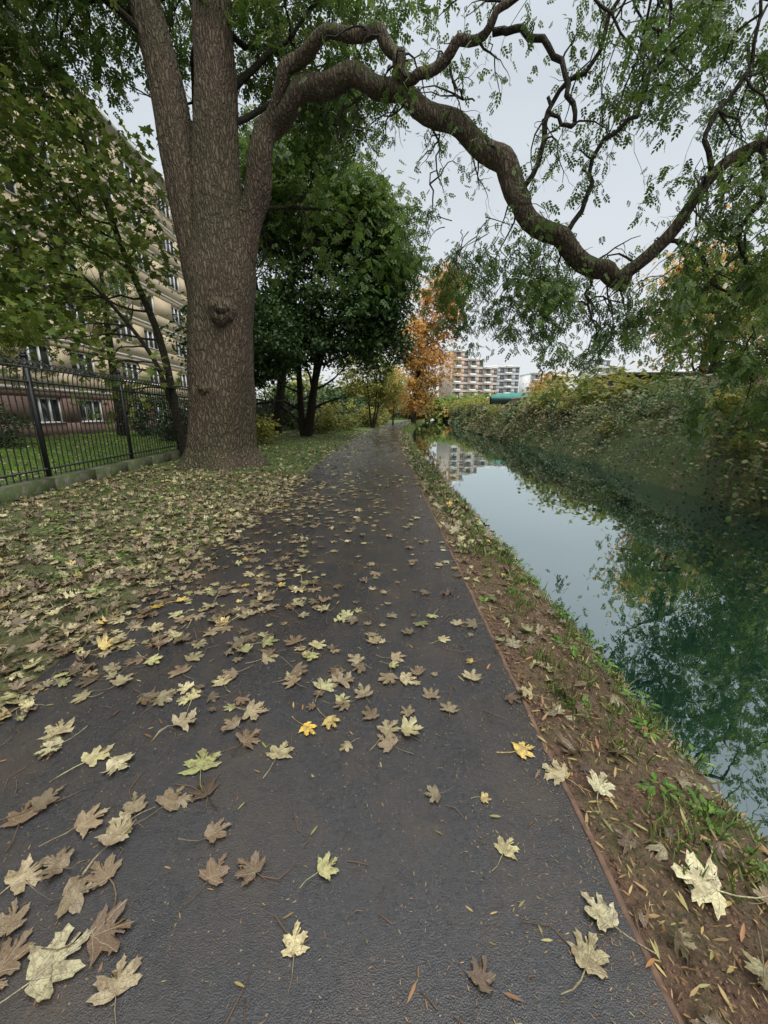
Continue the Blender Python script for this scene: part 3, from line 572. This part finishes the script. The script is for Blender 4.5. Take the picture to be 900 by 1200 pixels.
shrub('garden_shrub',[((-16,15,1.0),(1.8,2.2,1.2),60),((-14,11,.9),(1.6,1.6,1.0),40)],60,.22,(.1,.18),M_dark)
shrub('garden_shrub',[((-11,28,1.6),(2.4,2,2.2),60),((-9.5,36,2),(1.6,3,2.6),60)],50,.35,(.2,.32),M_crown)
shrub('yellow_shrub',[((-4.4,29,1.2),(1.2,1.2,1.2),40),((-3.6,36,1.4),(1.6,2,1.6),40),((-6.0,18.5,.7),(.7,.7,.7),16)],40,.3,(.14,.25),M_yel)
shrub('hedge',[((-6.0+k*.35,34+k*7,1.8),(2.6,4,2.4),50) for k in range(7)],40,.5,(.3,.5),M_dark)
shrub('verge_bushes',[((-1.9+.3*k,47+k*6,1.0),(1.3,3,1.5),40) for k in range(6)],36,.35,(.25,.4),M_yel)

# ------------------------------------------------------------------ bramble bank across the canal
TB=np.array([(0,0,0),(.26,.2,.05),(.36,.5,.05),(.2,.8,.02),(0,1,-.05),(-.2,.8,.02),(-.36,.5,.05),(-.26,.2,.05)]);FB=[[0,1,2,3,4],[0,4,5,6,7]]
def lumpf(X,Y,v):
    a=np.sin(X*1.9+1.3*np.sin(Y*.9))*np.sin(Y*1.35+1.1*np.sin(X*1.2)+.6*v); b=nz(X,Y,4,3.0)
    return .45*a+.22*b+.2*nz(X,Y,0,.7)
n=72000; Y=2+98*rng.random(n)**2.1; v=rng.random(n)**.85*3.9-.45
X=curve(Y)+fbank(Y)+v
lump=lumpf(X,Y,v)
z=np.interp(v,[-.45,0,.5,1.2,2.2,3.5],[-.26,.3,.95,1.55,1.95,2.05])+lump*np.clip(v+.6,0,1)*1.0+rng.normal(0,.08,n)
X=X-np.clip(lump,-.2,.6)*.6
z=np.maximum(z,-.33)
size=(.06+.13*sst(Y,10,40)+.3*sst(Y,40,100))*rng.uniform(.6,1.6,n)
tone=np.clip(.40+lump*1.2+rng.normal(0,.22,n),0,1)  # painted shade: leaf colour darker in hollows between lumps, lighter on their tops
a_=rng.uniform(0,6.28,n)
tip=np.stack([np.cos(a_)-.5,np.sin(a_),rng.normal(-.4,.4,n)],-1);nr=norm(rng.normal(0,1,(n,3)))*.6+np.array([-.7,-.1,.8])
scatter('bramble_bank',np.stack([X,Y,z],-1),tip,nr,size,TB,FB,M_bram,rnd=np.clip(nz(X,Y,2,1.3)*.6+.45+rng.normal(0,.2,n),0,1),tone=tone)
cn=[];dm=[]
for _ in range(300):
    y_=3+rng.random()**1.5*40; x_=float(curve(y_)+fbank(y_))+rng.uniform(-.2,2.4); z_=float(np.interp(x_-float(curve(y_)+fbank(y_)),[-.4,0,.5,1.2,2.2],[-.2,.25,.9,1.5,1.9]))
    grow((x_,y_,z_),(-.7,rng.normal(0,.5),.8),rng.uniform(.6,1.4),.008,0,cn,dm,.9,.1,7,0)
tubes('bramble_canes',cn,4,flat('cane',(.16,.10,.06)))
P,tone=around(dm,5,.08);foliage('bramble_cane_leaves',P,.4+.6*tone,(.06,.13),TB,FB,M_bram,None,.4)
ms=[]
for _ in range(45):
    y_=5+rng.random()**1.3*60; ms.append(((float(curve(y_)+fbank(y_))+rng.uniform(.1,2.8),y_,rng.uniform(.4,1.9)),(.5,.8,.4),10))
P,tone=crown_pts(ms,34,.2,flatz=.7); foliage('bank_shrubs',P,.25+.75*tone,(.09,.2),TL,FL,M_yel,None,.3)

# right side trees beyond the bank
tree('ash_tree',(12.5,11,1.6),(11.5,10.5,8),.2,[((11.0,10,5.0),(2.3,1.8,1.6),50),((9.4,8.8,3.6),(1.4,1.2,1.2),28),((12.5,10.5,7.2),(2.6,2,2.2),40),((8.6,8.0,2.2),(.9,.9,1.0),12)],24,.36,TS,FS,(.14,.28),M_willow,nb=9,blen=2.6,droop=1.0,flatz=1.1)
tree('willow_tree',(16,20,1.8),(16.5,20,9),.25,[((14.8,19,6.0),(3.0,2.5,2.4),46),((19.5,18,6),(3,2.5,2.6),40)],26,.6,TS,FS,(.22,.4),M_willow,nb=8,blen=3,droop=1.2,flatz=1.3)
tree('cherry_tree',(21,27,1.8),(21,27,10),.25,[((20,26,8.0),(4.2,3,3.8),100),((26,26,7),(3.6,3,3.6),60)],26,.7,TL,FL,(.25,.45),M_org,nb=8,blen=3)
tree('cherry_tree',(17.5,45,2),(17.5,45,6),.2,[((18.5,45,4.4),(2.0,2.2,1.5),40)],30,.5,TL,FL,(.25,.45),M_org,nb=6,blen=2)
shrub('bank_bushes',[((13+.22*k+rng.uniform(-1,1.5),22+k*4.5,2.1+rng.uniform(0,.8)),(2.2,3,1.3),36) for k in range(14) if not 3<=k<=7],34,.45,(.25,.42),M_yel)
shrub('bank_bushes',[((11.8+.3*k,16+k*6,1.9),(1.8,3,.9),36) for k in range(12) if not 3<=k<=5],40,.4,(.2,.35),M_bram)
P1,t1=crown_pts([((rng.uniform(12,100),rng.uniform(110,160),rng.uniform(2,4)),(rng.uniform(4,8),4,rng.uniform(3,4.5)),34) for _ in range(26)],26,1.1)
foliage('distant_trees',P1,t1,(.9,1.6),TL,FL,M_willow,None,.3)
P1,t1=crown_pts([((rng.uniform(-30,10),rng.uniform(95,150),rng.uniform(3,7)),(rng.uniform(4,8),4,rng.uniform(4,7)),34) for _ in range(18)],26,1.1)
foliage('distant_trees',P1,t1,(.9,1.6),TL,FL,M_yel,None,.3)
P1,t1=crown_pts([((rng.uniform(14,60),rng.uniform(90,110),rng.uniform(1.5,3.5)),(rng.uniform(3,5),3,rng.uniform(2,3.2)),30) for _ in range(12)],26,.9)
foliage('distant_trees',P1,t1,(.8,1.3),TL,FL,M_org,None,.3)

# ------------------------------------------------------------------ fence
iron=flat('black_iron',(.012,.013,.014),.45,30,.3,0,.1)
fence=empty('iron_railing_fence',(-5.85,0,0)); fence.rotation_euler[2]=math.atan(.083); polys=[]
for y_ in np.arange(1,46,.14):
    pts=[(0,y_,.3),(0,y_,1.3),(0,y_,2.12)]
    for a_ in np.linspace(0,math.pi*.8,7)[1:]: pts.append((.16-.16*math.cos(a_),y_,2.12+.28*math.sin(a_)))
    polys.append((np.array(pts),np.full(len(pts),.011)))
tubes('bars',polys,5,iron,fence)
bx=Boxes()
for z_ in (.46,2.05): bx.add(-.022,.022,1,46,z_,z_+.035)
bx.add(.26,.295,1,46,2.27,2.295)
for y_ in np.arange(1.6,46,2.9):
    bx.add(-.032,.032,y_-.032,y_+.032,.3,2.5); bx.add(-.045,.045,y_-.045,y_+.045,2.5,2.53)
    bx.add(-.025,.025,y_-.025,y_+.025,2.53,2.58)
bx.build('rails_and_posts',[iron],fence)
t=NT('mossy_stone'); n_=t.noise(6,5,t.pos()); c=t.mix(t.noise(30,4,t.pos()),(.05,.045,.035),(.15,.135,.10)); c=t.mix(t.ramp(n_,[(.38,0),(.52,.9)]),c,(.045,.065,.02)); M_kerb=t.done(t.pr(c,.85,.3,t.bump(n_,.5,.03)))
bx=Boxes()
for y_ in np.arange(0,46,1.2): bx.add(-.2+rng.normal(0,.006),.24+rng.normal(0,.012),y_,y_+1.19,-.1,.33+rng.normal(0,.008))
bx.build('stone_kerb',[M_kerb],None,(-5.85,0,0),math.atan(.083))

# ------------------------------------------------------------------ apartment block left
def brickmat(name,c1,c2,mort,axis='YZ',sc=1):
    t=NT(name); g=t.pos(); s=t.n('ShaderNodeSeparateXYZ'); t.l(g,s.inputs[0]); cb=t.n('ShaderNodeCombineXYZ')
    t.l(s.outputs[1] if axis=='YZ' else s.outputs[0],cb.inputs[0]); t.l(s.outputs[2],cb.inputs[1])
    b=t.n('ShaderNodeTexBrick'); b.inputs['Scale'].default_value=sc; b.inputs['Brick Width'].default_value=.225; b.inputs['Row Height'].default_value=.075; b.inputs['Mortar Size'].default_value=.006
    b.inputs['Color1'].default_value=(*c1,1);b.inputs['Color2'].default_value=(*c2,1);b.inputs['Mortar'].default_value=(*mort,1); t.l(cb.outputs[0],b.inputs['Vector'])
    n=t.noise(.6,5,g); c=t.mix(t.math('MULTIPLY',n,.4),b.outputs[0],tuple(x*.7 for x in c1))
    return t.done(t.pr(c,.85,.2,t.bump(b.outputs['Fac'],-.3,.01)))
M_buff=brickmat('buff_brick',(.52,.42,.27),(.45,.35,.21),(.46,.42,.35))
M_red=brickmat('red_brick',(.20,.125,.095),(.155,.09,.07),(.25,.2,.16))
M_white=flat('white_paint',(.80,.80,.78),.5,5,.05)
M_conc=flat('pale_concrete',(.46,.43,.38),.8,3,.15)
t=NT('window_glass'); M_glass=t.done(t.pr((.03,.035,.04),.06,.7))
blk=empty('brick_apartment_block')
bx=Boxes(); X0=-20.; y0,y1=-6.,44.; H=7
bx.add(X0-12,X0-.35,y0,y1,0,H*3.0+.8,0)
for s in range(H):
    zb=s*3.0; m=1 if s==0 else 0
    bx.add(X0-.35,X0,y0,y1,zb+.001 if s else 0,zb+.95,m)
    bx.add(X0-.35,X0,y0,y1,zb+2.45,zb+2.82,m)
    bx.add(X0-.35,X0+.04,y0,y1,zb+2.82,zb+3.0,2)
    y=y0; k=0
    while y<y1-.5:
        pw=1.4 if k%2 else 2.8; e2=min(y+pw,y1); bx.add(X0-.35,X0,y,e2,zb+.95,zb+2.45,m)
        ww=2.2; a0=e2;a1=min(e2+ww,y1)
        if a1-a0>1:
            bx.add(X0-.30,X0-.22,a0,a1,zb+.95,zb+2.45,3)
            bx.add(X0-.22,X0-.12,a0,a1,zb+.95,zb+1.05,4); bx.add(X0-.22,X0-.12,a0,a1,zb+2.35,zb+2.45,4)
            for q_ in (0,1/3,2/3,1):
                yy=a0+.04+(a1-a0-.08)*q_; bx.add(X0-.22,X0-.11,yy-.04,yy+.04,zb+1.05,zb+2.35,4)
            bx.add(X0-.10,X0+.07,a0-.08,a1+.08,zb+.952,zb+.99,2)
        y=a1;k+=1
bx.add(X0-12.2,X0+.15,y0-.1,y1+.1,H*3+.801,H*3+1.1,2)
bx.build('block_shell',[M_buff,M_red,M_conc,M_glass,M_white],blk)
bx=Boxes(); bx.add(-12.3,-12.0,30,60,0,1.9,0); bx.add(-12.36,-11.94,30,60,1.9,1.98,1); bx.build('garden_wall',[M_red,M_conc])
w_=Boxes(); w_.add(14.0,14.3,2,44,1.4,3.05,0); w_.add(13.94,14.36,2,44,3.05,3.15,1)
for y_ in np.arange(4,44,4): w_.add(13.88,14.0,y_,y_+.45,1.4,3.1,0)
w_.build('brick_wall',[M_red,M_conc])
sh=Boxes(); sh.add(17,24,29,35,1.8,4.1,0); sh.add(16.7,24.3,28.7,35.3,4.1,4.35,1); sh.add(18,19,28.95,29,2.0,3.8,1); sh.add(20.5,22.5,28.95,29,2.6,3.6,2)
sh.build('garden_shed',[flat('dark_cladding',(.04,.035,.03)),flat('roof_felt',(.05,.05,.055)),M_glass])
bt=empty('covered_boat'); nx=26; secs=[]; zo=.65
for k in range(nx+1):
    s=k/nx; x_=13.3+s*7.5; wd=1.1*math.sin(math.pi*min(1,max(0.02,s*.96+.02)))**.45; rf=.75*math.sin(math.pi*min(.98,max(.02,s)))**.3+.05*math.sin(s*40)
    secs.append([(x_,50+b*wd,c_+zo) for b,c_ in ((-.7,2.0),(-1,2.4),(-1.02,2.7),(-.8,2.7+.5*rf),(-.3,2.7+.85*rf),(0,2.7+.95*rf),(.3,2.7+.85*rf),(.8,2.7+.5*rf),(1.02,2.7),(1,2.4),(.7,2.0))])
V=np.array(secs); nr,nc=V.shape[:2]; i,j=np.meshgrid(np.arange(nr-1),np.arange(nc-1),indexing='ij')
q=np.stack([i*nc+j,i*nc+j+1,(i+1)*nc+j+1,(i+1)*nc+j],-1).reshape(-1,4)
mi=np.where((q[:,0]%nc<2)|(q[:,0]%nc>7),1,0)
mesh_np('hull_and_cover',V.reshape(-1,3),q.ravel(),np.full(len(q),4),mats=[flat('teal_tarpaulin',(.03,.19,.15),.6,3,.4),flat('hull_paint',(.03,.05,.05),.5)],midx=mi,smooth=True,parent=bt)
b_=Boxes()
for x_ in (14.3,16,18,19.8): b_.add(x_-.08,x_+.08,49.2,50.8,1.6,2.0+zo+.05)
b_.build('trestles',[flat('timber',(.15,.1,.06))],bt)
def apt(name,cx,cy,w,d,h,mats,rot=0,steps=1):
    b=Boxes(); n=int(h/3)
    for st in range(steps):
        x0=-w/2+st*w/steps; x1=x0+w/steps-.02; hh=(n-st)*3
        b.add(x0,x1,0.3,d,0,hh,0); 
        for s in range(n-st):
            b.add(x0,x1,-.15,.3,s*3+2.55,s*3+3,0); b.add(x0,x1,.0,.3,s*3,s*3+.5,0)
            nw=max(2,int((x1-x0)/3.2)); pw=(x1-x0)/nw
            for k in range(nw):
                b.add(x0+k*pw,x0+k*pw+pw*.5,.01,.3,s*3+.5,s*3+2.55,0); b.add(x0+k*pw+pw*.5,x0+(k+1)*pw,.2,.3,s*3+.5,s*3+2.55,1)
                if k%2==0: b.add(x0+k*pw+.2,x0+k*pw+pw-.1,-1.4,-.151,s*3+2.7,s*3+2.85,2); b.add(x0+k*pw+.2,x0+k*pw+pw-.1,-1.4,-1.35,s*3+2.851,s*3+3.7,2)
        b.add(x0-.1,x1+.1,-.3,d,hh+.001,hh+.5,2)
    return b.build(name,mats,None,(cx,cy,1.5),rot)
M_pink=flat('pale_pink_brick',(.58,.47,.41),.85,2,.1); M_gry=flat('grey_cladding',(.50,.52,.54),.6,2,.1); M_wh2=flat('pale_render',(.75,.74,.72),.7,2,.08)
M_dgl=flat('distant_glass',(.20,.21,.23),.2,1,.2)
apt('apartment_building',37,165,20,14,24,[M_pink,M_dgl,M_wh2],.25,3)
apt('apartment_building',56,190,14,12,22,[M_gry,M_dgl,M_wh2],-.1,1)
apt('apartment_building',73,190,9,12,20,[M_wh2,M_dgl,M_gry],.1,1)
apt('apartment_building',105,190,14,14,24,[M_gry,M_dgl,M_wh2],.0,2)
apt('apartment_building',130,180,12,14,20,[M_wh2,M_dgl,M_wh2],.0,1)

# ------------------------------------------------------------------ world, sun, camera
w=bpy.data.worlds.new('World'); S.world=w; w.use_nodes=True; nt=w.node_tree; nt.nodes.clear()
o=nt.nodes.new('ShaderNodeOutputWorld'); sky=nt.nodes.new('ShaderNodeTexSky'); sky.sky_type='NISHITA'; sky.sun_disc=False
EL,AZ=math.radians(52),math.radians(140)
sky.sun_elevation=EL; sky.sun_rotation=AZ
b1=nt.nodes.new('ShaderNodeBackground'); b1.inputs[1].default_value=.10; nt.links.new(sky.outputs[0],b1.inputs[0])
tc=nt.nodes.new('ShaderNodeTexCoord'); sx=nt.nodes.new('ShaderNodeSeparateXYZ'); nt.links.new(tc.outputs['Generated'],sx.inputs[0])
rp=nt.nodes.new('ShaderNodeValToRGB'); e=rp.color_ramp.elements; e[0].position=0; e[0].color=(.80,.82,.83,1); e[1].position=.55; e[1].color=(.68,.74,.79,1)
x=e.new(.85); x.color=(.84,.90,.96,1); x=e.new(1.0); x.color=(1,1,1,1)
nt.links.new(sx.outputs[2],rp.inputs[0])
ns=nt.nodes.new('ShaderNodeTexNoise'); ns.inputs['Scale'].default_value=1.8; ns.inputs['Detail'].default_value=4; mp=nt.nodes.new('ShaderNodeMapping'); mp.inputs['Scale'].default_value=(1,1,2.5); nt.links.new(tc.outputs['Generated'],mp.inputs[0]); nt.links.new(mp.outputs[0],ns.inputs[0])
zr=nt.nodes.new('ShaderNodeMapRange'); zr.inputs[1].default_value=.78; zr.inputs[2].default_value=1.0; zr.inputs[3].default_value=1.0; zr.inputs[4].default_value=5.0; nt.links.new(sx.outputs[2],zr.inputs[0])
nm=nt.nodes.new('ShaderNodeMath'); nm.operation='MULTIPLY_ADD'; nm.inputs[1].default_value=.3; nm.inputs[2].default_value=.92; nt.links.new(ns.outputs[0],nm.inputs[0])
ml=nt.nodes.new('ShaderNodeMath'); ml.operation='MULTIPLY'; nt.links.new(zr.outputs[0],ml.inputs[0]); nt.links.new(nm.outputs[0],ml.inputs[1])
b2=nt.nodes.new('ShaderNodeBackground'); nt.links.new(rp.outputs[0],b2.inputs[0]); nt.links.new(ml.outputs[0],b2.inputs[1])
mx=nt.nodes.new('ShaderNodeMixShader'); mx.inputs[0].default_value=.88; nt.links.new(b1.outputs[0],mx.inputs[1]); nt.links.new(b2.outputs[0],mx.inputs[2]); nt.links.new(mx.outputs[0],o.inputs[0])
sd=bpy.data.lights.new('sun','SUN'); sd.energy=2.6; sd.angle=math.radians(45); sd.color=(1,.965,.91); so=bpy.data.objects.new('sun',sd); S.collection.objects.link(so)
d=Vector((math.sin(AZ)*math.cos(EL),math.cos(AZ)*math.cos(EL),math.sin(EL))); so.rotation_euler=d.to_track_quat('Z','Y').to_euler()
cd=bpy.data.cameras.new('camera'); cam=bpy.data.objects.new('camera',cd); S.collection.objects.link(cam)
cd.sensor_fit='VERTICAL'; cd.sensor_height=36; cd.lens=36*451/1200; cd.clip_start=.05; cd.clip_end=2000
cam.location=(0,0,1.5); cam.rotation_euler=(math.radians(90-14.3),0,0); S.camera=cam
